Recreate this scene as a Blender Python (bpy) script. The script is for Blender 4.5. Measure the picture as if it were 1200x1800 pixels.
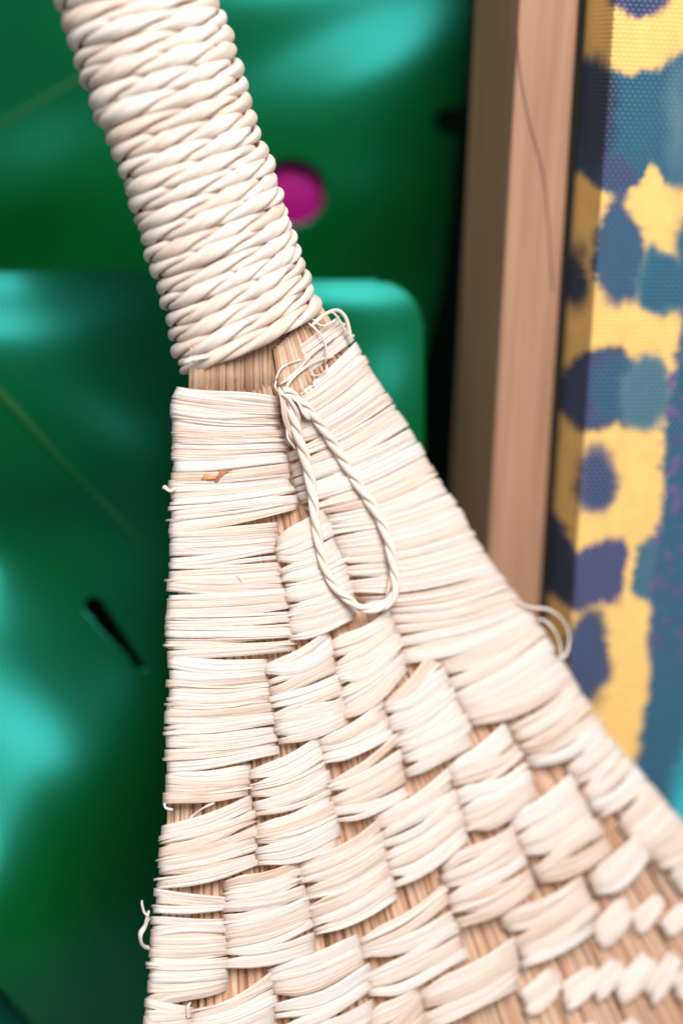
import bpy, math, random
import numpy as np
from mathutils import Vector, Matrix, noise

random.seed(7)
rng = np.random.default_rng(7)
for o in list(bpy.data.objects):
    bpy.data.objects.remove(o)
scene = bpy.context.scene
C = scene.collection
rad = math.radians

# ------------------------------------------------------------------ camera
YAW, PITCH, ROLL = rad(16), rad(14), rad(2.0)
FPX = 3000.0                                  # focal length in photo pixels (1200 x 1800)
CAM = np.array([0.0, 0.0, 0.60])
fwd = np.array([math.sin(YAW)*math.cos(PITCH), math.cos(YAW)*math.cos(PITCH), -math.sin(PITCH)])
r0 = np.array([math.cos(YAW), -math.sin(YAW), 0.0])
u0 = np.cross(r0, fwd)
right = r0*math.cos(ROLL) + u0*math.sin(ROLL)
up = u0*math.cos(ROLL) - r0*math.sin(ROLL)
cam = bpy.data.cameras.new('camera')
camo = bpy.data.objects.new('camera', cam); C.objects.link(camo)
M = Matrix((tuple(right), tuple(up), tuple(-fwd))).transposed().to_4x4()
M.translation = Vector(CAM)
camo.matrix_world = M
cam.sensor_fit = 'VERTICAL'; cam.sensor_height = 36.0; cam.sensor_width = 24.0
cam.lens = FPX/1800*36.0
cam.clip_start = 0.01; cam.clip_end = 20
FOCUS = 0.408
cam.dof.use_dof = True; cam.dof.focus_distance = FOCUS
cam.dof.aperture_fstop = 3.4; cam.dof.aperture_blades = 0
scene.camera = camo

# ------------------------------------------------------------------ light
world = bpy.data.worlds.new('World'); scene.world = world; world.use_nodes = True
bg = world.node_tree.nodes['Background']
bg.inputs[0].default_value = (0.92, 0.96, 1.0, 1); bg.inputs[1].default_value = 0.29

def area(name, offs, target, size, power, col):
    l = bpy.data.lights.new(name, 'AREA'); l.shape = 'RECTANGLE'
    l.size, l.size_y = size; l.energy = power; l.color = col
    o = bpy.data.objects.new(name, l); C.objects.link(o)
    p = CAM + right*offs[0] + up*offs[1] + fwd*offs[2]
    o.location = p
    o.rotation_euler = (Vector(target)-Vector(p)).to_track_quat('-Z', 'Y').to_euler()
    return o
TGT = CAM + fwd*0.42
area('window_light', (0.24, 0.55, -0.48), TGT, (0.65, 0.55), 22.8, (1.0, 0.975, 0.955))
scene.view_settings.view_transform = 'Standard'
scene.view_settings.look = 'None'
scene.view_settings.exposure = 0.0
scene.view_settings.gamma = 1.0
scene.cycles.max_bounces = 8
scene.cycles.use_denoising = True

# ------------------------------------------------------------------ pixel rays -> places
PX = 0.40/FPX                                  # metres per photo pixel at the fan
def ray(px, py):
    px = np.asarray(px, float); py = np.asarray(py, float)
    return fwd + ((px-600)/FPX)[..., None]*right + ((900-py)/FPX)[..., None]*up
def at_depth(px, py, d):
    return CAM + ray(px, py)*np.asarray(d)[..., None]
def on_plane(px, py, axis, val):
    r = ray(px, py); t = (val-CAM[axis])/r[..., axis]
    return CAM + r*t[..., None]
def project(P):
    q = np.asarray(P)-CAM
    d = q@fwd
    return 600+FPX*(q@right)/d, 900-FPX*(q@up)/d

# the fan's plane: its right side leans away from the camera
def fan_depth(px):
    return 1.0/(2.5 - 0.00036*(np.asarray(px, float)-250))
_a, _b, _c = (at_depth(np.float64(x), np.float64(y), fan_depth(x)) for x, y in ((300, 700), (300, 1700), (1100, 1700)))
FN = np.cross(_b-_a, _c-_a); FN /= np.linalg.norm(FN)
if FN@fwd > 0: FN = -FN
def smooth(x):
    x = np.clip(x, 0, 1); return x*x*(3-2*x)
def swell(px, py):                             # the body thickens towards the handle
    return 46*smooth((860-np.asarray(py, float))/300)
def fanP(px, py, h):
    """pixel place on the fan, h photo pixels proud of its plane"""
    px = np.asarray(px, float); py = np.asarray(py, float)
    P = at_depth(px, py, fan_depth(px))
    hh = (np.asarray(h)+swell(px, py))*PX
    # keep the seen outline where it is: slide along the ray, not the normal
    r = ray(px, py); r = r/np.linalg.norm(r, axis=-1)[..., None]
    return P - r*hh[..., None]*(1.0/np.abs(r@FN))[..., None]

# ------------------------------------------------------------------ helpers
def link(name, me, mat, parent=None):
    o = bpy.data.objects.new(name, me); C.objects.link(o)
    if mat is not None and len(me.materials) == 0: me.materials.append(mat)
    if parent is not None: o.parent = parent
    return o
def tag(o, label=None, cat=None, group=None, kind=None):
    if label: o['label'] = label
    if cat: o['category'] = cat
    if group: o['group'] = group
    if kind: o['kind'] = kind
    return o
def empty(name, loc):
    o = bpy.data.objects.new(name, None); C.objects.link(o)
    o.location = loc; o.empty_display_size = 0.01
    return o
ROOTLOC = {}
def grid_mesh(name, P, UV=None, origin=None, wrap=False, caps=False):
    """P: (n, m, 3) points -> quad sheet mesh, smooth"""
    n, m, _ = P.shape
    P = P.reshape(-1, 3)
    if origin is not None: P = P-origin
    i = np.arange(n-1)[:, None]*m
    mm = m if wrap else m-1
    j = np.arange(mm)[None, :]
    j2 = (j+1) % m
    F = np.stack([i+j, i+j2, i+m+j2, i+m+j], -1).reshape(-1, 4)
    faces = [tuple(f) for f in F.tolist()]
    if caps:
        faces.append(tuple(range(m-1, -1, -1))); faces.append(tuple(range((n-1)*m, n*m)))
    me = bpy.data.meshes.new(name)
    me.from_pydata(P.tolist(), [], faces)
    me.shade_smooth()
    if UV is not None:
        uvl = me.uv_layers.new(name='UVMap')
        li = np.empty(len(me.loops), np.int32); me.loops.foreach_get('vertex_index', li)
        uvl.data.foreach_set('uv', UV.reshape(-1, 2)[li].astype(np.float32).ravel())
    me.update()
    return me
def join_grids(name, grids, origin):
    """several (P, UV) sheets in one mesh"""
    V, F, U, base = [], [], [], 0
    for P, UV in grids:
        n, m, _ = P.shape
        V.append(P.reshape(-1, 3)-origin); U.append(UV.reshape(-1, 2))
        i = np.arange(n-1)[:, None]*m; j = np.arange(m-1)[None, :]
        F.append(np.stack([i+j, i+j+1, i+m+j+1, i+m+j], -1).reshape(-1, 4)+base)
        base += n*m
    V = np.concatenate(V); F = np.concatenate(F); U = np.concatenate(U)
    me = bpy.data.meshes.new(name); me.from_pydata(V.tolist(), [], F.tolist()); me.shade_smooth()
    uvl = me.uv_layers.new(name='UVMap')
    li = np.empty(len(me.loops), np.int32); me.loops.foreach_get('vertex_index', li)
    uvl.data.foreach_set('uv', U[li].astype(np.float32).ravel())
    me.update(); return me
def polyline(pts, t):
    pts = np.asarray(pts, float); t = np.asarray(t, float)
    d = np.r_[0, np.cumsum(np.linalg.norm(np.diff(pts, axis=0), axis=1))]; d /= d[-1]
    return np.stack([np.interp(t, d, pts[:, k]) for k in range(pts.shape[1])], -1)
def spline(pts, n):
    """Catmull-Rom through pts, n samples evenly spaced by chord"""
    pts = np.asarray(pts, float)
    p = np.vstack([2*pts[0]-pts[1], pts, 2*pts[-1]-pts[-2]])
    out = []
    for i in range(1, len(p)-2):
        for t in np.linspace(0, 1, 24, endpoint=False):
            a, b, c, d = p[i-1], p[i], p[i+1], p[i+2]
            out.append(.5*((2*b)+(-a+c)*t+(2*a-5*b+4*c-d)*t*t+(-a+3*b-3*c+d)*t**3))
    out.append(p[-2])
    return polyline(np.array(out), np.linspace(0, 1, n))
def frames(path):
    T = np.gradient(path, axis=0); T /= np.linalg.norm(T, axis=1)[:, None]
    return T
def tube(name, path, radius, sides=8, ref=None, origin=None, uvs=(1, 1), flat=1.0):
    """tube along 3-D path; radius scalar or array; returns mesh"""
    path = np.asarray(path); n = len(path)
    T = frames(path)
    ref = np.asarray(ref if ref is not None else -fwd)
    S = np.cross(T, ref); S /= np.linalg.norm(S, axis=1)[:, None]
    N = np.cross(S, T)
    r = np.broadcast_to(np.asarray(radius, float), (n,))
    th = np.linspace(0, 2*math.pi, sides, endpoint=False)
    P = path[:, None, :] + r[:, None, None]*(np.cos(th)[None, :, None]*S[:, None, :] + flat*np.sin(th)[None, :, None]*N[:, None, :])
    L = np.r_[0, np.cumsum(np.linalg.norm(np.diff(path, axis=0), axis=1))]/PX
    UV = np.stack(np.broadcast_arrays(L[:, None]/100*uvs[0], (th/(2*math.pi)*3)[None, :]*uvs[1]), -1)
    return grid_mesh(name, P, UV, origin, wrap=True, caps=True)

# ------------------------------------------------------------------ materials
def new_mat(name):
    m = bpy.data.materials.new(name); m.use_nodes = True
    nt = m.node_tree; b = nt.nodes['Principled BSDF']
    return m, nt, b
def N(nt, typ, **kw):
    n = nt.nodes.new(typ)
    for k, v in kw.items(): setattr(n, k, v)
    return n
def ramp(nt, stops):
    r = N(nt, 'ShaderNodeValToRGB')
    while len(r.color_ramp.elements) < len(stops): r.color_ramp.elements.new(0.5)
    for e, (p, c) in zip(r.color_ramp.elements, stops):
        e.position = p; e.color = (*c, 1)
    return r
def mix(nt, a, b, f, blend='MIX'):
    m = N(nt, 'ShaderNodeMix', data_type='RGBA', blend_type=blend)
    for sock, v in ((m.inputs[0], f), (m.inputs[6], a), (m.inputs[7], b)):
        if hasattr(v, 'is_linked'): nt.links.new(v, sock)
        elif isinstance(v, (int, float)): sock.default_value = v
        else: sock.default_value = (*v, 1)
    return m.outputs[2]

def fibre_material(name, tones, streak=(1.0, 4.5), bump=0.5, rough=0.5, transl=0.12, transl_col=(0.9, 0.62, 0.42), spec=0.35):
    """dry plant fibre: streaks run along U, tone differs from strip to strip"""
    m, nt, b = new_mat(name)
    tc = N(nt, 'ShaderNodeTexCoord'); oi = N(nt, 'ShaderNodeObjectInfo')
    mp = N(nt, 'ShaderNodeMapping'); mp.inputs['Scale'].default_value = (streak[0], streak[1], 1)
    nt.links.new(tc.outputs['UV'], mp.inputs['Vector'])
    ad = N(nt, 'ShaderNodeVectorMath', operation='ADD')
    sc = N(nt, 'ShaderNodeVectorMath', operation='SCALE'); sc.inputs[3].default_value = 37.0
    cmb = N(nt, 'ShaderNodeCombineXYZ')
    for k in range(3): nt.links.new(oi.outputs['Random'], cmb.inputs[k])
    nt.links.new(cmb.outputs[0], sc.inputs[0])
    nt.links.new(mp.outputs[0], ad.inputs[0]); nt.links.new(sc.outputs[0], ad.inputs[1])
    n1 = N(nt, 'ShaderNodeTexNoise'); n1.inputs['Scale'].default_value = 1.0; n1.inputs['Detail'].default_value = 6; n1.inputs['Roughness'].default_value = 0.65
    nt.links.new(ad.outputs[0], n1.inputs['Vector'])
    r1 = ramp(nt, tones)
    # per-strip shift of the tone
    ma = N(nt, 'ShaderNodeMath', operation='MULTIPLY_ADD'); ma.inputs[1].default_value = 0.36; 
    nt.links.new(oi.outputs['Random'], ma.inputs[0])
    sb = N(nt, 'ShaderNodeMath', operation='SUBTRACT'); sb.inputs[1].default_value = 0.18
    nt.links.new(n1.outputs['Fac'], sb.inputs[0]); nt.links.new(sb.outputs[0], ma.inputs[2])
    nt.links.new(ma.outputs[0], r1.inputs[0])
    nt.links.new(r1.outputs[0], b.inputs['Base Color'])
    b.inputs['Roughness'].default_value = rough
    b.inputs['Specular IOR Level'].default_value = spec
    mp2 = N(nt, 'ShaderNodeMapping'); mp2.inputs['Scale'].default_value = (streak[0]*1.3, streak[1]*3.2, 1)
    nt.links.new(tc.outputs['UV'], mp2.inputs['Vector'])
    n2 = N(nt, 'ShaderNodeTexNoise'); n2.inputs['Scale'].default_value = 1.0; n2.inputs['Detail'].default_value = 4
    ad2 = N(nt, 'ShaderNodeVectorMath', operation='ADD'); nt.links.new(mp2.outputs[0], ad2.inputs[0]); nt.links.new(sc.outputs[0], ad2.inputs[1])
    nt.links.new(ad2.outputs[0], n2.inputs['Vector'])
    bm = N(nt, 'ShaderNodeBump'); bm.inputs['Strength'].default_value = bump; bm.inputs['Distance'].default_value = 0.0005
    nt.links.new(n2.outputs['Fac'], bm.inputs['Height']); nt.links.new(bm.outputs[0], b.inputs['Normal'])
    if transl > 0:
        tr = N(nt, 'ShaderNodeBsdfTranslucent'); tr.inputs[0].default_value = (*transl_col, 1)
        ms = N(nt, 'ShaderNodeMixShader'); ms.inputs[0].default_value = transl
        out = nt.nodes['Material Output']
        nt.links.new(b.outputs[0], ms.inputs[1]); nt.links.new(tr.outputs[0], ms.inputs[2]); nt.links.new(ms.outputs[0], out.inputs[0])
    return m
RAFFIA = fibre_material('raffia', [(0.22, (0.68, 0.46, 0.33)), (0.34, (0.83, 0.68, 0.575)), (0.50, (0.87, 0.77, 0.695)), (0.70, (0.89, 0.85, 0.81))], transl=0.26, transl_col=(0.97, 0.77, 0.63))
CORD = fibre_material('raffia_cord', [(0.22, (0.77, 0.58, 0.46)), (0.40, (0.855, 0.725, 0.62)), (0.70, (0.89, 0.815, 0.745))], streak=(0.8, 3.0), bump=0.5, transl=0.2, transl_col=(0.97, 0.74, 0.57))
STRAW = fibre_material('straw', [(0.22, (0.38, 0.18, 0.095)), (0.42, (0.57, 0.35, 0.225)), (0.62, (0.66, 0.455, 0.325)), (0.85, (0.76, 0.59, 0.46))], streak=(0.5, 3.0), bump=0.5, transl=0.0, rough=0.55)
LOOPM = fibre_material('raffia_twine', [(0.22, (0.76, 0.58, 0.45)), (0.38, (0.87, 0.76, 0.66)), (0.62, (0.90, 0.85, 0.79))], streak=(0.8, 3.0), bump=0.3, transl=0.2, transl_col=(0.97, 0.80, 0.66))
HUSK = fibre_material('husk', [(0.3, (0.40, 0.15, 0.05)), (0.7, (0.62, 0.30, 0.14))], transl=0.1)

# ================================================================== SETTING
def plain(name, col, rough=0.8, spec=0.2):
    m, nt, b = new_mat(name)
    b.inputs['Base Color'].default_value = (*col, 1); b.inputs['Roughness'].default_value = rough
    b.inputs['Specular IOR Level'].default_value = spec
    tc = N(nt, 'ShaderNodeTexCoord'); n = N(nt, 'ShaderNodeTexNoise'); n.inputs['Scale'].default_value = 30; n.inputs['Detail'].default_value = 5
    nt.links.new(tc.outputs['Object'], n.inputs['Vector'])
    c = mix(nt, tuple(0.8*x for x in col), tuple(min(1, 1.2*x) for x in col), n.outputs['Fac'])
    nt.links.new(c, b.inputs['Base Color'])
    return m
WALLM = plain('shade_dark_wall', (0.003, 0.012, 0.007), 1.0, 0.0)  # near-black colour stands in for the shade behind leaves and frame
wy = 0.66
me = bpy.data.meshes.new('wall')
me.from_pydata([(-0.6, wy, -0.2), (1.0, wy, -0.2), (1.0, wy, 1.2), (-0.6, wy, 1.2)], [], [(0, 1, 2, 3)])
tag(link('wall', me, WALLM), kind='structure')

# ------------------------------------------------------------------ leaves
def leaf_material(name):
    m, nt, b = new_mat(name)
    tc = N(nt, 'ShaderNodeTexCoord')
    n = N(nt, 'ShaderNodeTexNoise'); n.inputs['Scale'].default_value = 22; n.inputs['Detail'].default_value = 3
    nt.links.new(tc.outputs['Object'], n.inputs['Vector'])
    c = mix(nt, (0.0006, 0.038, 0.006), (0.0014, 0.082, 0.012), n.outputs['Fac'])
    nt.links.new(c, b.inputs['Base Color'])
    b.inputs['Roughness'].default_value = 0.34
    b.inputs['Specular IOR Level'].default_value = 0.62
    b.inputs['Specular Tint'].default_value = (0.09, 0.93, 0.88, 1)
    return m
LEAF = leaf_material('waxy_leaf')
VEIN = plain('leaf_vein', (0.0010, 0.075, 0.013), 0.45, 0.3)

def gauss(x, y, cx, cy, rx, ry, ang=0.0):
    ca, sa = math.cos(rad(ang)), math.sin(rad(ang))
    dx, dy = x-cx, y-cy
    u = (dx*ca+dy*sa)/rx; v = (-dx*sa+dy*ca)/ry
    return np.exp(-(u*u+v*v))
def make_leaf(name, x0, x1, y0, y1, depth, slope, inside, label, veins=(), step=8.0, depth_x=0.0):
    nx, ny = int((x1-x0)/step)+1, int((y1-y0)/step)+1
    xs = np.linspace(x0, x1, nx); ys = np.linspace(y0, y1, ny)
    X, Y = np.meshgrid(xs, ys)
    S = slope(X, Y)
    mm = depth/FPX
    D = np.cumsum(S[::-1], axis=0)[::-1]*(ys[1]-ys[0])*mm      # rises away from the camera going up where S > 0
    D -= D.mean()
    k = int(72/step)                                                       # even the relief out sideways
    for _ in range(2):
        pad = np.pad(D, ((0, 0), (k, k)), mode='edge')
        D = np.mean([pad[:, i:i+nx] for i in range(2*k+1)], axis=0)
    Dd = depth + D + depth_x*(X-600)*mm
    P = at_depth(X, Y, Dd)
    keep = inside(X, Y)
    origin = at_depth(np.float64((x0+x1)/2), np.float64((y0+y1)/2), np.float64(depth))
    fk = keep[:-1, :-1] & keep[1:, :-1] & keep[:-1, 1:] & keep[1:, 1:]
    idx = np.arange(nx*ny).reshape(ny, nx)
    F = np.stack([idx[:-1, :-1], idx[1:, :-1], idx[1:, 1:], idx[:-1, 1:]], -1)[fk]
    used = np.unique(F); remap = -np.ones(nx*ny, int); remap[used] = np.arange(len(used))
    me = bpy.data.meshes.new('blade')
    me.from_pydata((P.reshape(-1, 3)[used]-origin).tolist(), [], remap[F].tolist())
    me.shade_smooth()
    root = empty(name, origin)
    tag(root, label, 'leaf', 'big green leaves behind the fan')
    o = link('blade', me, LEAF, root)
    s = o.modifiers.new('thick', 'SOLIDIFY'); s.thickness = 0.0006; s.offset = 0
    for pts, w in veins:
        pl = spline(pts, 40)
        ix = np.clip(((pl[:, 0]-x0)/(xs[1]-xs[0])).round().astype(int), 0, nx-1)
        iy = np.clip(((pl[:, 1]-y0)/(ys[1]-ys[0])).round().astype(int), 0, ny-1)
        path = at_depth(pl[:, 0], pl[:, 1], Dd[iy, ix]-0.0002)
        kk = np.ones(5)/5
        for c_ in range(3): path[2:-2, c_] = np.convolve(path[:, c_], kk, 'valid')
        link('vein', tube('vein', path, w*PX*np.linspace(1, .5, 40), 8, origin=origin, flat=0.10), VEIN, root)
    LEAF_DEPTH.append((xs, ys, Dd))
    return root
LEAF_DEPTH = []

# back leaf: fills the upper half, with two holes
def inside1(x, y):
    k = np.ones_like(x, bool)
    k &= ~((((x-512)/58)**2+((y-338)/54)**2) < 1)
    k &= ~((((x-800)/36)**2+((y-214)/24)**2) < 1)
    # rounded lobe ends on the right
    k &= x < np.interp(y, [-400, 0, 120, 200, 300, 400, 520, 900], [700, 832, 826, 812, 800, 790, 775, 680])
    k &= (((x-250)/900)**2+((y-350)/760)**2) < 1
    return k
def bump(x, y, amp, cx, cy, rx, ry, ang=0.0, cyc=None, ryc=None):  # invented folds, shaped to put the leaf highlights in chosen spots
    """a fold tilted up at (cx, cy), eased back by a fold tilted down at cyc"""
    g = amp*gauss(x, y, cx, cy, rx, ry, ang)
    if cyc is not None: g = g-amp*ry/ryc*gauss(x, y, cx, cyc, rx*1.1, ryc, ang)
    return g
def ridges(x, y, amp, pitch=105.0):
    """faint side veins running parallel to the midrib's branches"""
    q = (0.72*x-0.69*y)+25*np.sin((0.69*x+0.72*y)/260)
    return amp*np.sin(2*np.pi*q/pitch)*(0.6+0.4*np.sin(q/170+1))
def slope1(x, y):
    s = -0.30*np.ones_like(x)+ridges(x, -y, 0.035, 130)
    s += bump(x, y, 0.40, 640, 85, 260, 66, -24, 420, 130)
    s += bump(x, y, 0.32, 560, -60, 260, 70, -10, -300, 100)
    s += bump(x, y, 0.26, 655, 305, 55, 40, -20, 430, 50)
    s += bump(x, y, 0.28, 40, 255, 130, 55, -30, 400, 60)
    return s
make_leaf('monstera_leaf', -420, 860, -420, 900, 0.525, slope1, inside1,
          'glossy green leaf behind the handle, with a hole showing magenta',
          depth_x=0.12, step=5.0, veins=[([(-300, 370), (0, 215), (150, 130), (330, 20), (520, -120)], 9)])
# front leaf: its upper edge crosses behind the neck
def edge2(x):
    return 470+18*smooth((x-250)/400)+120*(1-(1-np.clip((x-625)/122, 0, 0.9999)**3)**(1/3))
def inside2(x, y):
    k = y > edge2(x)
    k &= x < 748-0.00006*(y-700)**2
    # long drop-shaped hole
    t = np.clip(((x-165)*0.62+(y-1065)*0.785)/145, 0, 1)
    cx, cy = 165+t*90, 1065+t*114
    k &= np.hypot(x-cx, y-cy) > 13*(1-t)**0.7+0.0
    k &= ~((y > 1745+1.15*(x-2)))
    k &= (((x-150)/950)**2+((y-1150)/1050)**2) < 1
    return k
def slope2(x, y):
    s = -0.24*np.ones_like(x)+ridges(x, y, 0.05)
    s += 0.20*gauss(x, y, 130, 780, 330, 230)
    s += bump(x, y, 0.44, 0, 540, 160, 70, 6, 760, 120)
    s += bump(x, y, 0.28, 330, 510, 300, 45, 0, 660, 90)
    s += bump(x, y, 0.44, 690, 640, 100, 140, 0, 920, 140)
    s += bump(x, y, 0.24, 620, 512, 120, 24, 0, 580, 50)
    s += bump(x, y, 0.26, 150, 900, 240, 24, 47, 1020, 40)
    s += bump(x, y, 0.26, 160, 720, 180, 60, 30, 850, 60)
    s += bump(x, y, 0.74, -50, 1390, 270, 300, 0, 1900, 220)
    s += bump(x, y, 0.34, 10, 1030, 150, 80, 0, 880, 60)
    s += bump(x, y, 0.30, 255, 1190, 45, 100, -30, 1420, 120)
    return s
make_leaf('monstera_leaf', -420, 860, 440, 2060, 0.494, slope2, inside2,
          'glossy green leaf behind the neck, with a dark drop-shaped slit left of the fan',
          depth_x=0.18, step=5.0, veins=[([(-200, 480), (0, 690), (160, 855), (300, 1010), (520, 1260)], 15), ([(-200, 1390), (0, 1490), (130, 1600), (280, 1690), (430, 1760)], 3)])
def inside3(x, y):
    return (y > 1730+1.0*(x-2)) & ((((x+100)/330)**2+((y-1950)/330)**2) < 1)
make_leaf('monstera_leaf', -420, 300, 1600, 2300, 0.500, lambda x, y: 0.36*np.ones_like(x), inside3,
          'pale teal leaf tip in the lower left corner of the picture')
# magenta petal behind the hole in the back leaf
PETAL = plain('magenta_petal', (0.28, 0.001, 0.14), 0.6, 0.2)
nu, nv = 25, 25
uu, vv = np.meshgrid(np.linspace(-1, 1, nu), np.linspace(0, 1, nv))
wid = 120*np.sin(np.pi*np.clip(vv, 0.02, 0.99))**0.6
px_, py_ = 512+uu*wid+10*vv, 225+vv*230
lx, ly, lD = LEAF_DEPTH[0]
lD0 = lD[np.argmin(np.abs(ly-338)), np.argmin(np.abs(lx-512))]+0.003
lDl = lD[np.abs(ly[:, None, None]-py_[None]).argmin(0), np.abs(lx[:, None, None]-px_[None]).argmin(0)]
Pp = at_depth(px_, py_, lDl+0.011-0.007*np.sqrt(np.clip(1-uu**2*0.9, 0, 1))+0.020*(vv-0.6)**2)
o0 = at_depth(np.float64(512), np.float64(455), np.float64(lD0+.012))
pet = link('petal', grid_mesh('petal', Pp, None, o0), PETAL)
pet.location = o0
tag(pet, 'magenta petal seen through the hole in the green leaf beside the handle', 'petal')

# ------------------------------------------------------------------ framed painting
Y0 = 0.408                                       # canvas front plane (world y)
XF = on_plane(np.float64(1056), np.float64(350), 1, Y0)[0]     # canvas left fold
YF = on_plane(np.float64(1012), np.float64(350), 0, XF)[1]     # frame front: canvas stands proud of it
XL = on_plane(np.float64(893), np.float64(350), 1, YF)[0]
XR = on_plane(np.float64(995), np.float64(350), 1, YF)[0]
YB = on_plane(np.float64(816), np.float64(350), 0, XL)[1]
print('canvas', XF, Y0, 'frame', XL, XR, YF, YB)
Z0, Z1 = 0.18, 0.80
wood, nt, b = new_mat('walnut_wood')
tc = N(nt, 'ShaderNodeTexCoord'); mp = N(nt, 'ShaderNodeMapping'); mp.inputs['Scale'].default_value = (420, 420, 11)
nt.links.new(tc.outputs['Object'], mp.inputs['Vector'])
n = N(nt, 'ShaderNodeTexNoise'); n.inputs['Scale'].default_value = 1; n.inputs['Detail'].default_value = 6; n.inputs['Distortion'].default_value = 0.6
nt.links.new(mp.outputs[0], n.inputs['Vector'])
r = ramp(nt, [(0.25, (0.27, 0.138, 0.080)), (0.5, (0.335, 0.182, 0.110)), (0.75, (0.39, 0.222, 0.140))])
nt.links.new(n.outputs['Fac'], r.inputs[0]); nt.links.new(r.outputs[0], b.inputs['Base Color'])
b.inputs['Roughness'].default_value = 0.5
bm_ = N(nt, 'ShaderNodeBump'); bm_.inputs['Strength'].default_value = 0.25; bm_.inputs['Distance'].default_value = 0.0004
nt.links.new(n.outputs['Fac'], bm_.inputs['Height']); nt.links.new(bm_.outputs[0], b.inputs['Normal'])

painting = empty('framed_painting', (XL, YB, Z0))
tag(painting, 'stretched canvas with yellow, teal and indigo blotches in a brown wooden frame', 'painting')
def box_mesh(name, x0, x1, y0, y1, z0, z1, origin, bev=0.0008):
    import bmesh
    bm = bmesh.new(); bmesh.ops.create_cube(bm, size=1)
    for v in bm.verts:
        v.co = Vector(((x0+x1)/2+(x1-x0)*v.co.x, (y0+y1)/2+(y1-y0)*v.co.y, (z0+z1)/2+(z1-z0)*v.co.z))-Vector(origin)
    bmesh.ops.bevel(bm, geom=bm.edges[:], offset=bev, segments=3, affect='EDGES', profile=0.5)
    me = bpy.data.meshes.new(name); bm.to_mesh(me); bm.free()
    return me
link('frame_rail', box_mesh('frame_rail', XL, XR, YF, YB, Z0, Z1, painting.location), wood, painting)
BACKM = plain('frame_backing', (0.015, 0.012, 0.010))
link('gap_shade_strip', box_mesh('gap_shade_strip', XR+0.0003, XR+0.0030, YF+0.0015, YB-0.0045, Z0, Z1, painting.location, 0.0003), BACKM, painting)  # black strip added to stand for the shade in the gap beside the canvas
link('frame_backing', box_mesh('frame_backing', XR+0.0002, XF+0.12, YB-0.004, YB, Z0, Z1, painting.location), BACKM, painting)

# canvas cloth: side and front as one bent sheet, colours of the dye per vertex
cs = 0.00045
sx = np.concatenate([np.arange(YB-0.005, Y0+0.0006, -cs*2), [Y0+0.0003], XF+np.arange(0.0004, 0.10, cs)])
nside = int(np.sum(np.arange(YB-0.005, Y0+0.0006, -cs*2) > 0))
zs = np.arange(Z0+0.10, Z1-0.06, cs)
cols = []
for k, v in enumerate(sx):
    if k < nside: cols.append((XF, v))
    elif k == nside: cols.append((XF+0.00012, Y0+0.00012))
    else: cols.append((v, Y0))
cols = np.array(cols)
Pc = np.empty((len(zs), len(cols), 3))
Pc[..., 0] = cols[None, :, 0]; Pc[..., 1] = cols[None, :, 1]; Pc[..., 2] = zs[:, None]
arc = np.r_[0, np.cumsum(np.linalg.norm(np.diff(cols, axis=0), axis=1))]
UVc = np.stack(np.broadcast_arrays(arc[None, :]*1000, zs[:, None]*1000), -1)
# unfold the side so the pattern runs round the corner
cu = np.where(np.arange(len(cols)) < nside, XF-(cols[:, 1]-Y0)*0.9, cols[:, 0])
Pu = Pc.copy(); Pu[..., 0] = cu[None, :]; Pu[..., 1] = Y0
gx, gy = project(Pu)
# on the folded side use the place as it is seen, so blotches cross the fold
gx2, gy2 = project(Pc)
gx = np.where((np.arange(len(cols)) < nside)[None, :], gx2, gx); gy = np.where((np.arange(len(cols)) < nside)[None, :], gy2, gy)
def vnoise(shape, cells, seed):
    r_ = np.random.default_rng(seed)
    a, b_ = cells
    g = r_.random((a+2, b_+2))
    y = np.linspace(0, a, shape[0]); x = np.linspace(0, b_, shape[1])
    yi, xi = np.minimum(y.astype(int), a), np.minimum(x.astype(int), b_)
    fy, fx = smooth(y-yi)[:, None], smooth(x-xi)[None, :]
    return (g[yi][:, xi]*(1-fy)*(1-fx)+g[yi+1][:, xi]*fy*(1-fx)+g[yi][:, xi+1]*(1-fy)*fx+g[yi+1][:, xi+1]*fy*fx)
sh = gx.shape
nz = sum(vnoise(sh, (int(60*2**k), int(16*2**k)), 5+k)/2**k for k in range(4))/1.875-0.5
nz2 = sum(vnoise(sh, (int(120*2**k), int(40*2**k)), 15+k)/1.6**k for k in range(3))/2.0-0.5
fine = rng.random(sh)-0.5
wx, wyy = gx+20*nz+7*nz2+5*fine, gy+20*(vnoise(sh, (70, 20), 33)-0.5)+14*nz2+3*fine
rowj = rng.normal(0, 1, 2000)[(zs*1000/1.1).astype(int)][:, None]; colj = rng.normal(0, 1, 2000)[(arc*1000/0.8).astype(int)][None, :]
wx = wx+1.8*rowj; wyy = wyy+2.0*colj
yel = np.array([0.78, 0.47, 0.125]); teal = np.array([0.003, 0.070, 0.125]); indigo = np.array([0.026, 0.036, 0.105])
grey = np.array([0.06, 0.13, 0.16]); dark = np.array([0.012, 0.018, 0.05]); purple = np.array([0.075, 0.035, 0.12]); cyan = np.array([0.01, 0.36, 0.42])
col = np.broadcast_to(yel, sh+(3,)).copy()
def lay(c, d, soft=11.0):
    """d: signed distance in photo pixels, inside negative"""
    global col
    a = (1-smooth((d+soft)/(2*soft)))[..., None]
    col = col*(1-a)+np.asarray(c)*a
def ell(cx, cy, rx, ry, pw=2.0):
    q = (np.abs((wx-cx)/rx)**pw+np.abs((wyy-cy)/ry)**pw)**(1/pw)
    return (q-1)*np.minimum(rx, ry)
def curve_band(top, bot):
    tx, ty = zip(*top); bx, by = zip(*bot)
    return np.maximum(np.interp(wx, tx, ty)-wyy, wyy-np.interp(wx, bx, by))
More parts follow.
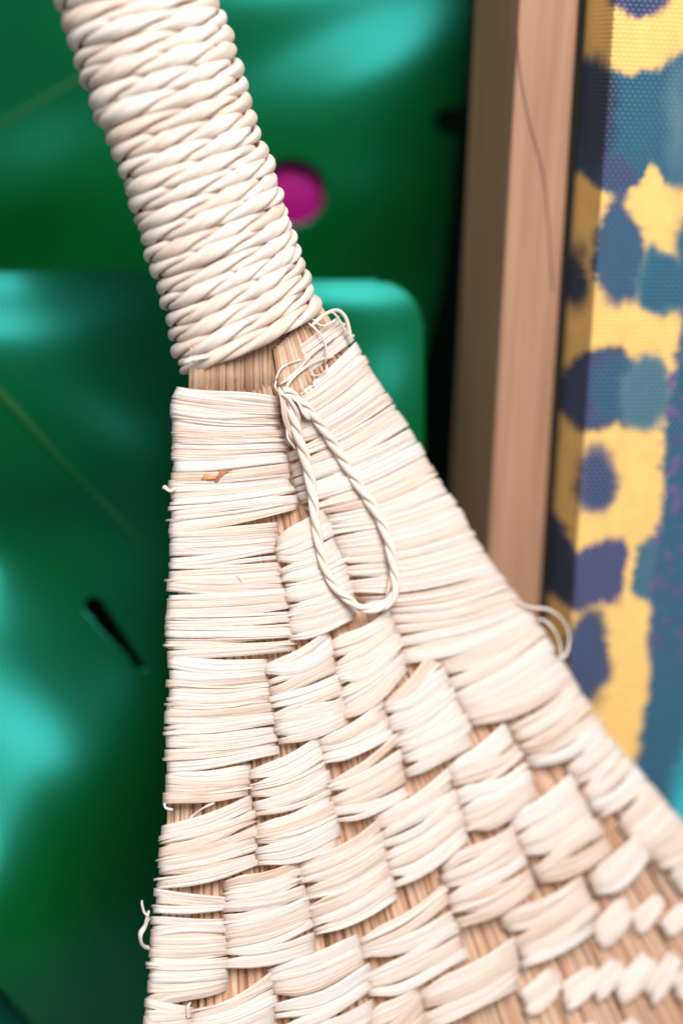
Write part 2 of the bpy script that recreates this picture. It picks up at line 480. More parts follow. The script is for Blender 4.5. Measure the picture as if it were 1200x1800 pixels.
def halo(c, d, c2):
    lay(c2, d-5, 9); lay(c, d+3, 9)
halo(indigo, ell(1125, -8, 46, 36), purple)
lay(teal, curve_band([(1030, 100), (1060, 116), (1110, 132), (1150, 118), (1200, 95), (1300, 70)], [(1020, 300), (1050, 332), (1085, 350), (1125, 312), (1140, 286), (1165, 322), (1200, 328), (1300, 340)]))
lay(dark, np.maximum(ell(1045, 200, 42, 105), 0*wx-30))
lay(grey, ell(1190, 210, 26, 110)+6, 18)
lay(indigo, ell(1078, 305, 38, 36), 12)
halo(teal*0.6+indigo*0.4, np.where(wyy < 430, ell(1085, 440, 42*np.clip((wyy-330)/80, 0.35, 1), 98), ell(1085, 440, 42, 92)), indigo)
lay(dark, ell(1008, 490, 24, 58))
halo(teal, ell(1162, 500, 44, 56), grey)
lay(teal, ell(1215, 430, 28, 70)); lay(teal, ell(1220, 520, 40, 60))
halo(indigo, ell(1050, 685, 66, 70, 2.4), dark)
lay(teal*0.7+indigo*0.3, ell(1085, 690, 42, 58), 14)
halo(grey*0.7+teal*0.3, ell(1135, 690, 38, 62), grey)
halo(indigo, ell(1045, 848, 36, 58), purple*0.6+yel*0.3)
band = curve_band([(930, 880), (965, 895), (1020, 968), (1045, 952), (1098, 945), (1099, 1200)], [(930, 1010), (970, 1045), (1010, 1066), (1060, 1060), (1098, 1045), (1099, 900)])
halo(indigo*0.8+purple*0.2, band, purple)
lay(dark, np.maximum(band, wx-1010)+2)
halo(grey*0.4+teal*0.6, curve_band([(1110, 1100), (1112, 960), (1160, 930), (1300, 900)], [(1110, 900), (1112, 1045), (1145, 1062), (1300, 1062)]), grey)
halo(indigo, ell(1030, 1160, 36, 78), dark)
edge = np.interp(wyy, [540, 600, 700, 760, 900, 950, 1060, 1200, 1330, 1700], [1215, 1192, 1172, 1167, 1160, 1150, 1146, 1136, 1116, 1060])
lay(teal*0.95, edge-wx, 5)
sp = vnoise(sh, (300, 110), 71)
lay(indigo*1.2, np.where((wx > edge+4) & (wyy < 1210), 60*(0.58-sp)+0.02*np.abs(wyy-900), 50), 6)
lay(purple*1.5, np.where((wx > edge-10) & (wyy < 1150), 90*(0.80-vnoise(sh, (220, 80), 72)), 50), 6)
lay(cyan, 1230-wx-0.28*(wyy-1250)+60*(wyy < 1150), 26)
# far outside the picture the same blotches go on
lay(indigo, ell(1330, 300, 60, 90)); lay(yel, ell(1420, 700, 80, 260)); lay(indigo, ell(1040, -180, 70, 80)); lay(teal, ell(1180, -220, 60, 90))
col = np.clip(col*(1+0.22*nz2[..., None]), 0.003, 1)
me = grid_mesh('canvas', Pc, UVc, np.array(painting.location))
ca = me.color_attributes.new('dye', 'FLOAT_COLOR', 'POINT')
ca.data.foreach_set('color', np.concatenate([col, np.ones(sh+(1,))], -1).astype(np.float32).ravel())
cm, nt, b = new_mat('woven_canvas')
at = N(nt, 'ShaderNodeAttribute'); at.attribute_name = 'dye'
tc = N(nt, 'ShaderNodeTexCoord'); sep = N(nt, 'ShaderNodeSeparateXYZ'); nt.links.new(tc.outputs['UV'], sep.inputs[0])
def mth(op, a, b_=None):
    n_ = N(nt, 'ShaderNodeMath', operation=op)
    for s_, v_ in zip(n_.inputs, (a, b_)):
        if v_ is None: continue
        if hasattr(v_, 'is_linked'): nt.links.new(v_, s_)
        else: s_.default_value = v_
    return n_.outputs[0]
WX, WZ = 1.55, 1.10                               # thread pitch in mm
pu = mth('MULTIPLY', sep.outputs[0], 2*math.pi/WX); pv = mth('MULTIPLY', sep.outputs[1], 2*math.pi/WZ)
half = mth('MULTIPLY', sep.outputs[1], math.pi/WZ)
# brick-like shift of every second row
shift = mth('MULTIPLY', mth('SIGN', mth('SINE', half)), math.pi/2)
w1 = mth('MULTIPLY', mth('ADD', mth('MULTIPLY', mth('SINE', mth('ADD', pu, shift)), 0.6), 1.2), mth('ADD', mth('ABSOLUTE', mth('SINE', half)), 0.0))
wh = mth('MULTIPLY', w1, 0.5)
cc = mix(nt, at.outputs['Color'], mix(nt, at.outputs['Color'], (0.50, 0.66, 0.76), 0.30), mth('POWER', wh, 2.2))
nt.links.new(cc, b.inputs['Base Color'])
bmp = N(nt, 'ShaderNodeBump'); bmp.inputs['Strength'].default_value = 0.5; bmp.inputs['Distance'].default_value = 0.0005
nt.links.new(wh, bmp.inputs['Height']); nt.links.new(bmp.outputs[0], b.inputs['Normal'])
b.inputs['Roughness'].default_value = 0.85; b.inputs['Specular IOR Level'].default_value = 0.15
link('canvas', me, cm, painting)
# thin dark hair clinging to the frame
hp = spline([(908, 60), (912, 110), (917, 150), (930, 215), (947, 275), (958, 330), (964, 400), (968, 475), (972, 510)], 60)
hpath = on_plane(hp[:, 0], hp[:, 1], 1, YF-0.0005)
HAIR = plain('dark_hair', (0.02, 0.016, 0.014), 0.4, 0.5)
o0 = hpath[-1]
h = link('hair_strand', tube('hair_strand', hpath, 0.75*PX, 6, origin=o0), HAIR); h.location = o0
tag(h, 'thin dark curved hair lying on the brown wooden frame', 'hair')

# ================================================================== THE FAN
FO = fanP(np.float64(330), np.float64(1800), np.float64(0))
fan = empty('woven_fan', FO)
tag(fan, 'cream raffia hand fan with cord-wrapped handle and hanging loop', 'fan')

# ---- straw ribs radiating from the neck
NS = 225
ns_pts = 16
for k in range(NS):
    layer = k % 3
    s = (k+rng.uniform(-.6, .6))/NS
    s = min(max(s, 0.004), 0.988)
    top = np.array([344+192*s, 560-60*s]); bot = np.array([272+1296*s, 2080])
    if s < 0.25: bot[0] -= 10*(1-s/0.25)
    t = np.linspace(0, 1, ns_pts)**1.25
    line = top+(bot-top)*t[:, None]
    line[:, 0] += 3*np.sin(t*rng.uniform(5, 12)+rng.uniform(0, 6))
    # the left rim bulges out a little
    line[:, 0] -= 3*np.exp(-((line[:, 1]-1100)/350)**2)*max(0, 1-s*4)
    hh = (-25-7*layer) + rng.uniform(-2, 2) - 16*np.exp(-s/0.02) - 14*np.exp(-(1-s)/0.02)
    hh = hh + 30*np.sin(np.pi*s)*np.exp(-((line[:, 1]-610)/100)**2)
    path = fanP(line[:, 0], line[:, 1], hh)
    rr = (3.8+3.6*t)*rng.uniform(.7, 1.35)*PX
    link('straw', tube('straw', path, rr, 6, origin=FO, uvs=(1, 1)), STRAW, fan)
# broad flat straws showing side by side at the neck
xx = 334.0
while xx < 486:
    w = rng.uniform(6, 14)
    x1 = xx+w/2
    t = np.linspace(0, 1, 8)
    lx_ = x1+rng.uniform(-3, 3)*t+(x1-400)*0.05*t; ly_ = 575+t*rng.uniform(150, 165)
    hgt = 14-34*((x1-405)/95.0)**4+rng.uniform(-2, 2)+6*t-34*smooth((ly_-668)/30)
    link('straw', tube('straw', fanP(lx_, ly_, hgt), w*0.56*PX, 8, origin=FO, flat=0.45), STRAW, fan)
    xx += w*0.9
for k in range(15):
    f = k/14
    w = rng.uniform(6, 11)
    t = np.linspace(0, 1, 8)
    xa, ya = 484+66*f, 612-66*f; xb, yb = 500+112*f, 718-84*f
    hgt = 12-26*f**4+rng.uniform(-2, 2)
    link('straw', tube('straw', fanP(xa+(xb-xa)*t, ya+(yb-ya)*t, hgt+4*t), w*0.6*PX, 8, origin=FO, flat=0.45), STRAW, fan)

# ---- raffia strips: wraps round the ribs
STRIPS = []                                        # (area, P, UV)
FINE = []
def strip(L, R, vc, dv, kind, H, tuck, sag, bunch, taper, hoff, jit):
    """one raffia strip of a wrap; L, R: polylines of the wrap's two sides"""
    NU, m = 19, 13
    th = np.linspace(math.pi, 0, NU)
    c, s_ = np.cos(th), np.sin(th)
    pl, ql, pr, qr = {'rim_left': (.62, .55, .66, .62), 'rim_right': (.75, .62, .62, .55), 'mid': (.75, .62, .62, .55), 'small': (.6, .5, .6, .5)}[kind]
    u = np.where(c < 0, (1-np.abs(c)**pl)/2, (1+np.abs(c)**pr)/2)
    hs = np.where(c < 0, np.abs(s_)**ql, np.abs(s_)**qr)
    h = -tuck+(H+tuck)*hs
    tilt, wob, ph = rng.normal(0, .22)*dv*jit, rng.normal(0, .10)*dv*jit, rng.uniform(0, 6)
    ov_l, ov_r = rng.normal(0, 2.2)*jit, rng.normal(0, 2.6)*jit
    j = np.linspace(-1, 1, m)
    cr = rng.normal(0, 1, m)*0.6; cr = cr-cr.mean()
    cr2 = rng.normal(0, 1, m)*0.35
    v = vc + tilt*(u-.5)*2 + wob*np.sin(u*5+ph)
    hw = dv/2*(1+.10*np.sin(u*4+ph*2))
    V = v[:, None]+hw[:, None]*j[None, :]
    if taper > 0:
        f = 1-taper*(1-smooth(u/0.30))
        if kind == 'small': f = f*(1-taper*(1-smooth((1-u)/0.30)))
        V = bunch+(V-bunch)*f[:, None]
    V = V.clip(-0.12, 1.12)
    Vc = V.clip(0, 1)
    PL = polyline(L, Vc.ravel()).reshape(NU, m, 2); PR = polyline(R, Vc.ravel()).reshape(NU, m, 2)
    ext = (V-Vc)[..., None]
    PL = PL+ext*(np.asarray(L[-1])-np.asarray(L[0])); PR = PR+ext*(np.asarray(R[-1])-np.asarray(R[0]))
    D = PR-PL; W = np.linalg.norm(D, axis=-1, keepdims=True)
    dirn = D/W
    Q = PL+D*u[:, None, None] + dirn*((1-u)*ov_l*-1+u*ov_r)[:, None, None]
    perp = np.stack([-dirn[..., 1], dirn[..., 0]], -1)       # downwards in the picture
    Q = Q+perp*(sag*np.sin(np.pi*np.clip(u, 0, 1))**1.2)[:, None, None]*W
    wpx = np.linalg.norm(Q[NU//2, -1]-Q[NU//2, 0])
    arch = (1-np.abs(j)**3)*min(2.2, 0.11*wpx) - (np.abs(j) > .95)*0.8
    Hh = h[:, None]+arch[None, :]+cr[None, :]*np.minimum(1, wpx/10)+(cr2[None, :]*np.sin(u*6+ph)[:, None])+hoff+0.9*j[None, :]*rng.choice([-1, 1])
    P = fanP(Q[..., 0], Q[..., 1], Hh)
    Wm = float(W.mean())
    UV = np.stack(np.broadcast_arrays((u*Wm/100)[:, None], (V[NU//2]*0+j*wpx/20)[None, :]), -1)
    return Wm*wpx, P, UV
def wrap(L, R, n, kind='mid', H=None, tuck=26, sag=0.055, fill=1.05, taper=0.34, jit=1.0, fine=2):
    if kind in ('mid', 'rim_right'): L = [(x-7, y+3) for x, y in L]
    if kind == 'mid':
        R = [(x+3, y-1) for x, y in R]
        L = [(L[0][0]-1, L[0][1]-5)]+L[1:-1]+[(L[-1][0]+1, L[-1][1]+5)]; R = [(R[0][0]-1, R[0][1]-5)]+R[1:-1]+[(R[-1][0]+1, R[-1][1]+5)]
    if kind == 'rim_right': jit = jit*0.6; R = [(x+3, y-1) for x, y in R]
    if kind != 'small': n = int(round(n*1.06))
    Wm = np.mean([np.linalg.norm(np.subtract(L[k], R[k])) for k in (0, -1)])
    if H is None: H = min(21, Wm*0.16)
    w = rng.uniform(.55, 1.5, n); w /= w.sum()
    edges_ = np.r_[0, np.cumsum(w)]
    # bunches of two to four strips pinched together at the left
    bunches, k = [], 0
    while k < n:
        g = int(rng.integers(2, 4)); g = min(g, n-k)
        c = (edges_[k]+edges_[k+g])/2
        bunches += [0.5 if kind == 'small' else c]*g; k += g
    for i in range(n):
        vc = (edges_[i]+edges_[i+1])/2
        a = strip(L, R, vc, w[i]*(1+(fill-0.86)*1.35)*rng.uniform(.9, 1.15), kind, H, tuck, sag, bunches[i], taper, rng.uniform(-1.6, 1.6)+(i % 2)*1.3, jit)
        STRIPS.append(a)
    for i in range(fine):                           # thin torn strands lying over the wrap
        a = strip(L, R, rng.uniform(.05, .95), rng.uniform(.25, .5)/n, kind, H, tuck, sag, .5, 0, 2.4, 0.7 if kind == 'rim_right' else 1.6)
        FINE.append(a)

# left rim
RL = 'rim_left'
wrap([(314, 678), (303, 700), (302, 780), (299, 860), (297, 935)], [(493, 700), (494, 744), (502, 790), (510, 848), (521, 870), (519, 898)], 22, RL, H=17, tuck=30, sag=.02, taper=.05, fill=1.04, fine=20)
wrap([(298, 930), (298, 1000), (292, 1075), (289, 1092), (292, 1152)], [(487, 918), (489, 977), (500, 1027), (514, 1077), (518, 1123), (519, 1149)], 20, RL, H=17, tuck=30, sag=.015, taper=.05, fill=1.04, fine=20)
wrap([(294, 1152), (296, 1200), (291, 1260), (290, 1310), (292, 1354)], [(472, 1158), (477, 1217), (482, 1263), (490, 1313), (491, 1326)], 16, RL, H=17, tuck=30, sag=.03, taper=.05, fill=1.02, fine=16)
wrap([(292, 1356), (292, 1408)], [(442, 1349), (443, 1397)], 4, RL, H=16, tuck=30, sag=.03, taper=.05, fill=1.2)
wrap([(284, 1456), (282, 1490), (276, 1561)], [(444, 1398), (453, 1455), (456, 1522)], 10, RL, H=16, tuck=30, sag=.04, taper=.05, fill=1.15, fine=10)
wrap([(272, 1563), (271, 1604)], [(402, 1576), (399, 1600)], 4, RL, H=15, tuck=30, sag=.02, taper=.05)
wrap([(267, 1611), (262, 1690), (258, 1763)], [(397, 1617), (400, 1680), (400, 1742)], 11, RL, H=15, tuck=30, sag=.03, taper=.05, fill=1.15, fine=10)
wrap([(256, 1766), (250, 1860)], [(338, 1762), (334, 1850)], 7, RL, H=14, tuck=30, sag=.02, taper=.05)
# second file of wraps
wrap([(487, 942), (489, 970), (500, 1027), (510, 1065), (513, 1118)], [(572, 903), (586, 948), (602, 984), (618, 1034), (622, 1085)], 11, taper=.3, fine=10)
wrap([(471, 1160), (476, 1217), (483, 1263), (491, 1304)], [(577, 1121), (588, 1163), (599, 1205), (609, 1266)], 9, fine=7)
wrap([(443, 1354), (447, 1390), (452, 1426)], [(559, 1300), (574, 1363), (580, 1393)], 8, fine=3, fill=1.0)
wrap([(454, 1447), (455, 1480), (457, 1518)], [(581, 1399), (592, 1440), (594, 1481)], 6, fill=1.02)
wrap([(399, 1548), (396, 1600), (398, 1650), (400, 1700)], [(521, 1514), (537, 1580), (550, 1642), (549, 1661)], 10, fine=7)
wrap([(340, 1776), (334, 1860)], [(481, 1723), (488, 1840)], 8)
# third
wrap([(583, 1124), (594, 1184), (609, 1260)], [(684, 1078), (699, 1117), (716, 1176)], 9, fine=7)
wrap([(560, 1298), (570, 1338)], [(675, 1240), (687, 1291)], 5)
wrap([(579, 1368), (582, 1400), (591, 1442)], [(699, 1300), (706, 1345), (714, 1396)], 6, fill=1.0)
wrap([(526, 1518), (540, 1580), (556, 1642)], [(665, 1448), (684, 1517), (695, 1574)], 9, fine=7)
wrap([(476, 1702), (488, 1792)], [(625, 1641), (642, 1684), (648, 1728)], 5, fill=.86)
wrap([(484, 1800), (480, 1880)], [(650, 1735), (655, 1810)], 4, fill=.9)
# fourth
wrap([(674, 1228), (690, 1285), (710, 1330), (723, 1357)], [(767, 1156), (796, 1225), (816, 1260), (827, 1302)], 10, fine=7)
wrap([(660, 1434), (675, 1490), (692, 1555)], [(787, 1362), (806, 1410), (822, 1474)], 8, fine=2)
wrap([(633, 1643), (640, 1680), (654, 1752)], [(782, 1556), (798, 1610), (818, 1680)], 6, fill=.85)
wrap([(652, 1778), (655, 1870)], [(737, 1733), (748, 1800)], 4, fill=1.0)
# fifth
wrap([(788, 1346), (797, 1370), (810, 1425), (826, 1460)], [(888, 1275), (921, 1340), (940, 1398)], 8)
wrap([(774, 1521), (790, 1570), (806, 1630)], [(896, 1450), (916, 1495), (940, 1558)], 6, fill=.95)
wrap([(742, 1746), (752, 1806)], [(901, 1641), (912, 1700), (907, 1722)], 4, fill=1.05)
# sixth and seventh
wrap([(894, 1431), (915, 1480), (955, 1556)], [(1006, 1370), (1032, 1420), (1068, 1488)], 7, fill=1.0)
wrap([(886, 1606), (900, 1650), (925, 1702)], [(1021, 1546), (1047, 1600), (1040, 1625)], 5, fill=.95)
wrap([(1029, 1541), (1060, 1578)], [(1131, 1460), (1139, 1497)], 3, fill=1.1)
# small single wraps on the open straw
SMALLS = [(1044, 1622, 1086, 1585, 1108, 1612, 1064, 1664), (1112, 1610, 1142, 1578, 1163, 1590, 1128, 1634), (1164, 1618, 1190, 1592, 1220, 1600, 1180, 1640),
          (918, 1738, 962, 1706, 982, 1738, 934, 1778), (990, 1735, 1034, 1700, 1052, 1722, 1006, 1770), (1040, 1722, 1070, 1690, 1096, 1705, 1056, 1752),
          (1084, 1735, 1122, 1678, 1148, 1692, 1102, 1765), (1138, 1732, 1170, 1680, 1192, 1690, 1156, 1762), (1188, 1730, 1215, 1682, 1240, 1690, 1205, 1755),
          (985, 1850, 1025, 1800, 1050, 1812, 1010, 1865), (1060, 1840, 1100, 1795, 1120, 1806, 1085, 1855), (890, 1855, 930, 1815, 955, 1825, 915, 1870)]
for (ax, ay, bx, by, cx, cy, dx, dy) in SMALLS:
    ax -= 9; dx -= 7; ay += 4; dy += 12; bx += 6; cx += 8; by -= 10; cy -= 1
    wrap([(ax, ay), (dx, dy)], [(bx, by), (cx, cy)], 4, 'small', H=3, tuck=24, sag=.03, fill=1.15, taper=.22, jit=.8, fine=2)
# right rim
RR = 'rim_right'
wrap([(483, 640), (486, 665), (490, 690)], [(588, 556), (607, 575), (622, 600)], 9, RR, H=14, tuck=22, sag=.02, fill=.80, taper=.3, jit=2.0, fine=8)
wrap([(500, 706), (503, 760), (512, 810), (526, 868), (545, 895), (577, 910), (589, 944), (606, 990), (620, 1042)], [(622, 604), (642, 640), (690, 715), (722, 762), (760, 832), (802, 892), (842, 962), (872, 1006)], 31, RR, H=18, tuck=34, sag=.04, fill=0.96, taper=.30, fine=34)
wrap([(622, 1046), (688, 1076), (700, 1120), (716, 1168)], [(872, 1006), (895, 1035), (915, 1060), (938, 1088)], 9, RR, H=18, tuck=34, sag=.05, fill=0.95, taper=.2, fine=10)
wrap([(768, 1152), (786, 1190), (800, 1216)], [(935, 1084), (950, 1108), (962, 1126)], 5, RR, H=16, tuck=34, sag=.05, fill=.98, taper=.2)
wrap([(803, 1216), (815, 1245), (832, 1276)], [(960, 1124), (985, 1164), (1008, 1200)], 5, RR, H=17, tuck=34, sag=.06, fill=1.2, taper=.2)
wrap([(899, 1272), (920, 1322), (940, 1352)], [(1006, 1198), (1040, 1250), (1066, 1288)], 7, RR, H=16, tuck=34, sag=.05, fill=.86, taper=.2, jit=1.5)
wrap([(995, 1345), (1025, 1390), (1060, 1442)], [(1064, 1286), (1092, 1324), (1138, 1380)], 7, RR, H=14, tuck=34, sag=.04, fill=.9, taper=.2, jit=1.5)
wrap([(1085, 1446), (1120, 1485), (1165, 1530)], [(1136, 1378), (1180, 1425), (1240, 1490)], 6, RR, H=14, tuck=34, sag=.04, fill=1.0, taper=.2)
wrap([(1175, 1535), (1230, 1600)], [(1238, 1488), (1330, 1610)], 6, RR, H=14, tuck=34, sag=.04, fill=1.0, taper=.2)

STRIPS.sort(key=lambda a: -a[0])
for a in STRIPS[:300]:
    link('raffia_strip', grid_mesh('raffia_strip', a[1], a[2], FO), RAFFIA, fan)
rest = [(a[1], a[2]+rng.uniform(0, 50, 2)) for a in STRIPS[300:]+FINE]

# ---- handle: bent core and twisted two-ply cord wound round it
HL = [(84, -60), (102, 0), (130, 80), (164, 180), (203, 265), (234, 360), (260, 440), (288, 520), (304, 590), (316, 655), (322, 690)]
HR = [(352, -60), (376, 0), (402, 60), (432, 150), (444, 205), (476, 290), (502, 370), (527, 450), (546, 505), (562, 548), (570, 575)]
nA = 200
tl = np.linspace(0, 1, nA)
Lp, Rp = spline(HL, nA), spline(HR, nA)
mid = (Lp+Rp)/2; halfw = np.linalg.norm(Rp-Lp, axis=1)/2
axis_len = np.r_[0, np.cumsum(np.linalg.norm(np.diff(mid, axis=0), axis=1))]
# axis in space: the handle comes slightly forward going up
def axisP(k):
    return fanP(mid[:, 0], mid[:, 1], -swell(mid[:, 0], mid[:, 1])+2+0.10*(640-mid[:, 1]))
AX = axisP(0)
AT = frames(AX)                                           # points down the handle
side = fanP(Rp[:, 0], Rp[:, 1], -swell(Rp[:, 0], Rp[:, 1])+2+0.10*(640-mid[:, 1]))-AX
hw3 = np.linalg.norm(side, axis=1)
side = side/hw3[:, None]                                  # along the seen row direction (slanted)
frontv = np.cross(side, AT); frontv /= np.linalg.norm(frontv, axis=1)[:, None]
frontv *= np.sign((frontv@FN))[:, None]
# core tube
th = np.linspace(0, 2*math.pi, 28, endpoint=False)
rope_r_px = np.interp(np.linspace(0, 1, nA), [0, .35, .7, 1], [19.5, 18.0, 15.5, 14.0])
core = AX[:, None, :]+(hw3-1.6*rope_r_px*PX)[:, None, None]*(np.cos(th)[None, :, None]*side[:, None, :]+0.62*np.sin(th)[None, :, None]*frontv[:, None, :])
UVk = np.stack(np.broadcast_arrays((axis_len/100)[:, None], (th*2)[None, :]), -1)
core_o = link('handle_core', grid_mesh('handle_core', core[::3][:62], UVk[::3][:62], FO, wrap=True), STRAW, fan)
# helix: start at the lower left, go right across the front, climb
turns = []
s_pos = nA*0.952
pos = np.interp(np.arange(nA), np.arange(nA), axis_len)
total = axis_len[-1]
a_now = total*0.944
ph_th = []
A_list, TH_list = [], []
theta = math.pi                                            # at the left
dth = 2*math.pi/90
while a_now > 2:
    rr_ = np.interp(a_now, axis_len, rope_r_px)
    A_list.append(a_now); TH_list.append(theta)
    a_now -= 2*rr_*0.90*dth/(2*math.pi); theta -= dth     # left -> front -> right -> back
A_arr, TH = np.array(A_list), np.array(TH_list)
def ax_interp(arr, a):
    return np.stack([np.interp(a, axis_len, arr[:, k]) for k in range(3)], -1)
ctr, sd, fr = ax_interp(AX, A_arr), ax_interp(side, A_arr), ax_interp(frontv, A_arr)
hw_ = np.interp(A_arr, axis_len, hw3); rr_ = np.interp(A_arr, axis_len, rope_r_px)*PX
wig = 1+0.012*np.sin(TH*1.37)+0.008*np.sin(TH*3.1+1)
rad_w = (hw_-rr_)*wig
path = ctr+rad_w[:, None]*(np.cos(TH)[:, None]*sd+0.62*np.sin(TH)[:, None]*fr)
# small unevenness of the rows
axd = ax_interp(AT, A_arr)
path += axd*(rr_*0.18*np.sin(TH*0.77+0.4)*np.sin(TH*0.31))[:, None]
T = frames(path)
outw = (np.cos(TH)[:, None]*sd*0.62+np.sin(TH)[:, None]*fr); outw -= (outw*T).sum(1)[:, None]*T; outw /= np.linalg.norm(outw, axis=1)[:, None]
upv = np.cross(outw, T)
upv *= np.sign(-(upv*axd).sum(1))[:, None]                # towards the top of the handle
S = np.r_[0, np.cumsum(np.linalg.norm(np.diff(path, axis=0), axis=1))]
pitch_px = 205
twist = -2*math.pi*S/(pitch_px*PX)+0.9*np.sin(S/(300*PX))+0.55*np.sin(S/(131*PX))
sides = 12
tt = np.linspace(0, 2*math.pi, sides, endpoint=False)
per = 90
for ply in range(2):
    ph = twist+math.pi*ply
    off = np.cos(ph)[:, None]*upv+np.sin(ph)[:, None]*outw
    cenp = path+0.54*rr_[:, None]*off
    tp = frames(cenp)
    e1 = off-(off*tp).sum(1)[:, None]*tp; e1 /= np.linalg.norm(e1, axis=1)[:, None]
    e2 = np.cross(tp, e1)
    swellr = 1+0.09*np.sin(S/(57*PX)+ply*2)+0.06*np.sin(S/(23*PX)+ply)+0.06*np.sin(S/(211*PX))
    ring = cenp[:, None, :]+(rr_*swellr)[:, None, None]*(0.52*np.cos(tt)[None, :, None]*e1[:, None, :]+0.84*np.sin(tt)[None, :, None]*e2[:, None, :])
    UVr = np.stack(np.broadcast_arrays((S/PX/100)[:, None], (tt/(2*math.pi)*6)[None, :]+(S/PX/60)[:, None]), -1)
    for q in range(0, len(path)-2, per):
        sl = slice(max(0, q-23), min(len(path), q+per-22))   # cut at the back of the handle
        if sl.stop-sl.start < 4: continue
        link('cord_ply', grid_mesh('cord_ply', ring[sl], UVr[sl], FO, wrap=True, caps=True), CORD, core_o)

# ---- hanging loop: a thin two-ply twisted cord
loop = [(494, 686), (506, 705), (520, 752), (538, 812), (549, 868), (555, 920), (563, 968), (574, 1005), (592, 1036), (620, 1060), (640, 1070), (664, 1070), (684, 1058), (695, 1034), (692, 1002), (682, 950), (664, 905), (636, 862), (612, 824), (586, 782), (562, 746), (535, 712), (508, 690), (496, 686)]
lp = spline(loop, 420)
kpar = np.linspace(0, 1, 420)
lift = 26+8*np.sin(kpar*math.pi)+4*np.sin(kpar*14)
lpath = fanP(lp[:, 0], lp[:, 1], lift)
LT = frames(lpath); LS = np.cross(LT, FN); LS /= np.linalg.norm(LS, axis=1)[:, None]; LN = np.cross(LS, LT)
Ls = np.r_[0, np.cumsum(np.linalg.norm(np.diff(lpath, axis=0), axis=1))]
lr = 9.0*PX*(1+.10*np.sin(Ls/(90*PX)))
loop_parent = None
for ply in range(2):
    ph = 2*math.pi*Ls/(92*PX)+math.pi*ply+0.5*np.sin(Ls/(70*PX))
    off = np.cos(ph)[:, None]*LS+np.sin(ph)[:, None]*LN
    cen = lpath+0.5*lr[:, None]*off
    tp = frames(cen); e1 = off-(off*tp).sum(1)[:, None]*tp; e1 /= np.linalg.norm(e1, axis=1)[:, None]; e2 = np.cross(tp, e1)
    t10 = np.linspace(0, 2*math.pi, 10, endpoint=False)
    ring = cen[:, None, :]+lr[:, None, None]*(0.54*np.cos(t10)[None, :, None]*e1[:, None, :]+0.72*np.sin(t10)[None, :, None]*e2[:, None, :])
    UVr = np.stack(np.broadcast_arrays((Ls/PX/100)[:, None], (t10/(2*math.pi)*4)[None, :]+(Ls/PX/70)[:, None]), -1)
    link('loop_cord', grid_mesh('loop_cord', ring, UVr, FO, wrap=True, caps=True), LOOPM, fan)

# ---- loose ends and torn strands
def ribbon(pts, h, w, n=36, name='loose_strand', mat=RAFFIA, twistn=0.6):
    """pts photo pixels, h heights in pixels, w width in pixels: a thin flat strand"""
    q = spline([(*p, hh) for p, hh in zip(pts, h)], n)
    path = fanP(q[:, 0], q[:, 1], q[:, 2])
    T = frames(path)
    S_ = np.cross(T, FN); S_ /= np.linalg.norm(S_, axis=1)[:, None]; N_ = np.cross(S_, T)
    a = twistn*np.sin(np.linspace(0, 5, n)+rng.uniform(0, 6))
    W_ = np.cos(a)[:, None]*S_+np.sin(a)[:, None]*N_; K_ = np.cross(W_, T)
    tw = np.linspace(0, 2*math.pi, 8, endpoint=False)
    wd = w*PX*np.minimum(1, np.minimum(np.arange(n)+1.2, np.arange(n)[::-1]+1.2)/4)
    P = path[:, None, :]+wd[:, None, None]*(0.5*np.cos(tw)[None, :, None]*W_[:, None, :]+0.16*np.sin(tw)[None, :, None]*K_[:, None, :])
    UV = np.stack(np.broadcast_arrays(np.linspace(0, 1, n)[:, None], (tw*0.3)[None, :]), -1)
    return link(name, grid_mesh(name, P, UV, FO, wrap=True, caps=True), mat, fan)
# frayed tuft at the neck
ribbon([(545, 575), (566, 556), (590, 545), (606, 556), (614, 580), (618, 604)], [20, 26, 30, 30, 26, 20], 7)
ribbon([(560, 560), (574, 552), (586, 550), (600, 568), (612, 590)], [22, 28, 32, 30, 22], 4)
ribbon([(540, 566), (556, 580), (570, 600), (574, 622), (572, 640)], [20, 24, 26, 26, 22], 4)
ribbon([(548, 560), (565, 572), (583, 566), (596, 556)], [22, 26, 26, 24], 4)
ribbon([(575, 640), (572, 652), (560, 660), (545, 658)], [24, 26, 24, 20], 3.5)
ribbon([(484, 668), (492, 650), (506, 640), (530, 632)], [20, 23, 23, 20], 4)
ribbon([(486, 668), (484, 680), (492, 690), (502, 684)], [22, 25, 26, 24], 4)
ribbon([(502, 690), (508, 672), (530, 650), (560, 634), (588, 626)], [24, 27, 27, 24, 18], 6)
ribbon([(492, 676), (520, 654), (552, 620), (590, 590)], [22, 25, 25, 20], 6)
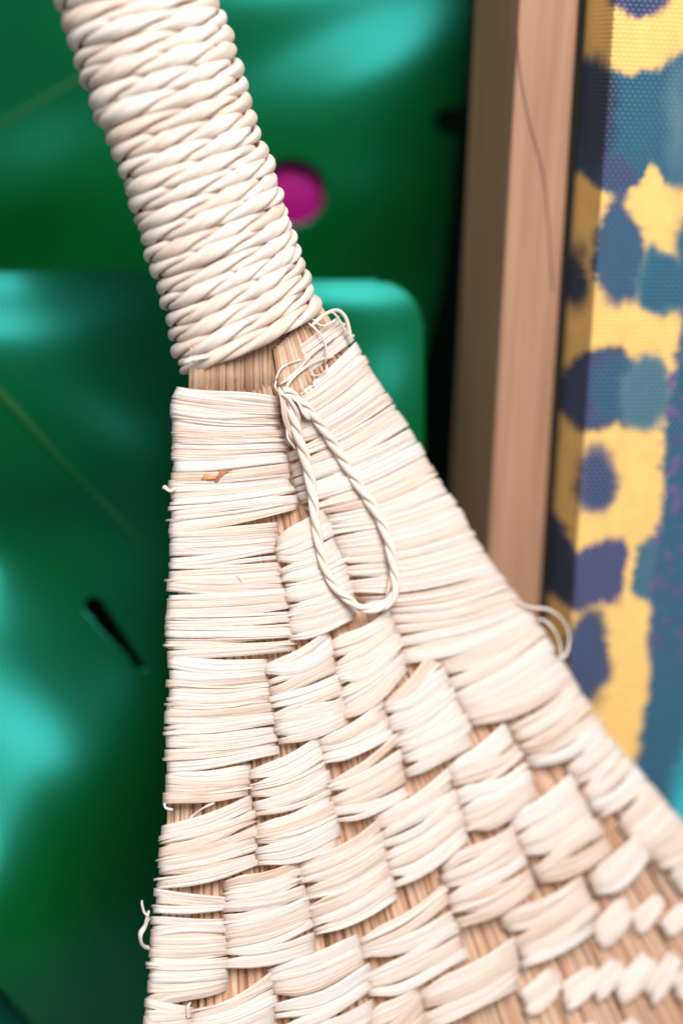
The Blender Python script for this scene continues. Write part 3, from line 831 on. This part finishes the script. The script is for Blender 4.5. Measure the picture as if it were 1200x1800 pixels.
# the strands gathered into the loop's knot
ribbon([(490, 680), (497, 705), (500, 730), (507, 752), (516, 775)], [26, 32, 34, 30, 22], 10)
ribbon([(496, 688), (510, 710), (514, 735), (520, 760), (530, 790)], [28, 34, 34, 32, 26], 11)
ribbon([(500, 686), (522, 704), (532, 722), (545, 738)], [28, 36, 36, 32], 10)
ribbon([(504, 752), (506, 770), (514, 782), (520, 790)], [28, 34, 34, 26], 4)
ribbon([(492, 690), (505, 698), (520, 720), (526, 745)], [30, 38, 38, 30], 8)
ribbon([(632, 1066), (655, 1062), (676, 1056), (694, 1046)], [26, 32, 32, 26], 8)
ribbon([(676, 1062), (684, 1030), (690, 1000)], [26, 32, 28], 7)
# curls along the edges
ribbon([(905, 1060), (935, 1068), (965, 1072), (990, 1092), (1000, 1122), (993, 1152), (975, 1160)], [12, 4, 0, -4, -4, 0, 6], 6, 60)
ribbon([(938, 1088), (958, 1092), (975, 1110), (984, 1136), (986, 1158)], [8, 4, 2, 2, 4], 6)
ribbon([(262, 1610), (254, 1604), (250, 1590), (250, 1582)], [4, 2, 0, 0], 4)
ribbon([(264, 1612), (256, 1628), (247, 1642), (250, 1660), (264, 1668)], [4, 6, 6, 6, 2], 9, 36, twistn=1.2)
ribbon([(262, 1600), (256, 1622), (250, 1632)], [2, 2, 0], 5)
ribbon([(312, 858), (298, 862), (290, 856), (287, 860)], [8, 4, 0, -2], 7)
ribbon([(332, 1440), (352, 1424), (378, 1410)], [4, 12, 14], 5)
ribbon([(289, 1411), (292, 1420), (305, 1424)], [2, 4, 4], 5)
ribbon([(322, 640), (334, 632), (352, 628), (378, 624)], [26, 34, 36, 34], 9)
ribbon([(324, 644), (330, 636), (344, 636)], [26, 36, 32], 4)
ribbon([(336, 1761), (330, 1772), (332, 1790)], [16, 17, 14], 5)
ribbon([(204, 52), (206, 34), (212, 16)], [62, 68, 64], 8)
# brown husk flake on the left rim
for pts, w in (([(354, 843), (366, 838), (384, 838)], 13), ([(378, 847), (388, 834), (394, 826)], 11), ([(372, 838), (384, 836), (408, 826)], 9), ([(385, 826), (398, 828), (410, 830)], 5)):
    ribbon(pts, [20.5]*len(pts), w, 14, 'husk_flake', HUSK)
ribbon([(415, 1012), (425, 1024)], [21, 21], 3, 8, 'husk_flake', HUSK)
st = link('fine_raffia_strand', join_grids('fine_raffia_strand', rest, FO), RAFFIA, fan)
st['kind'] = 'stuff'
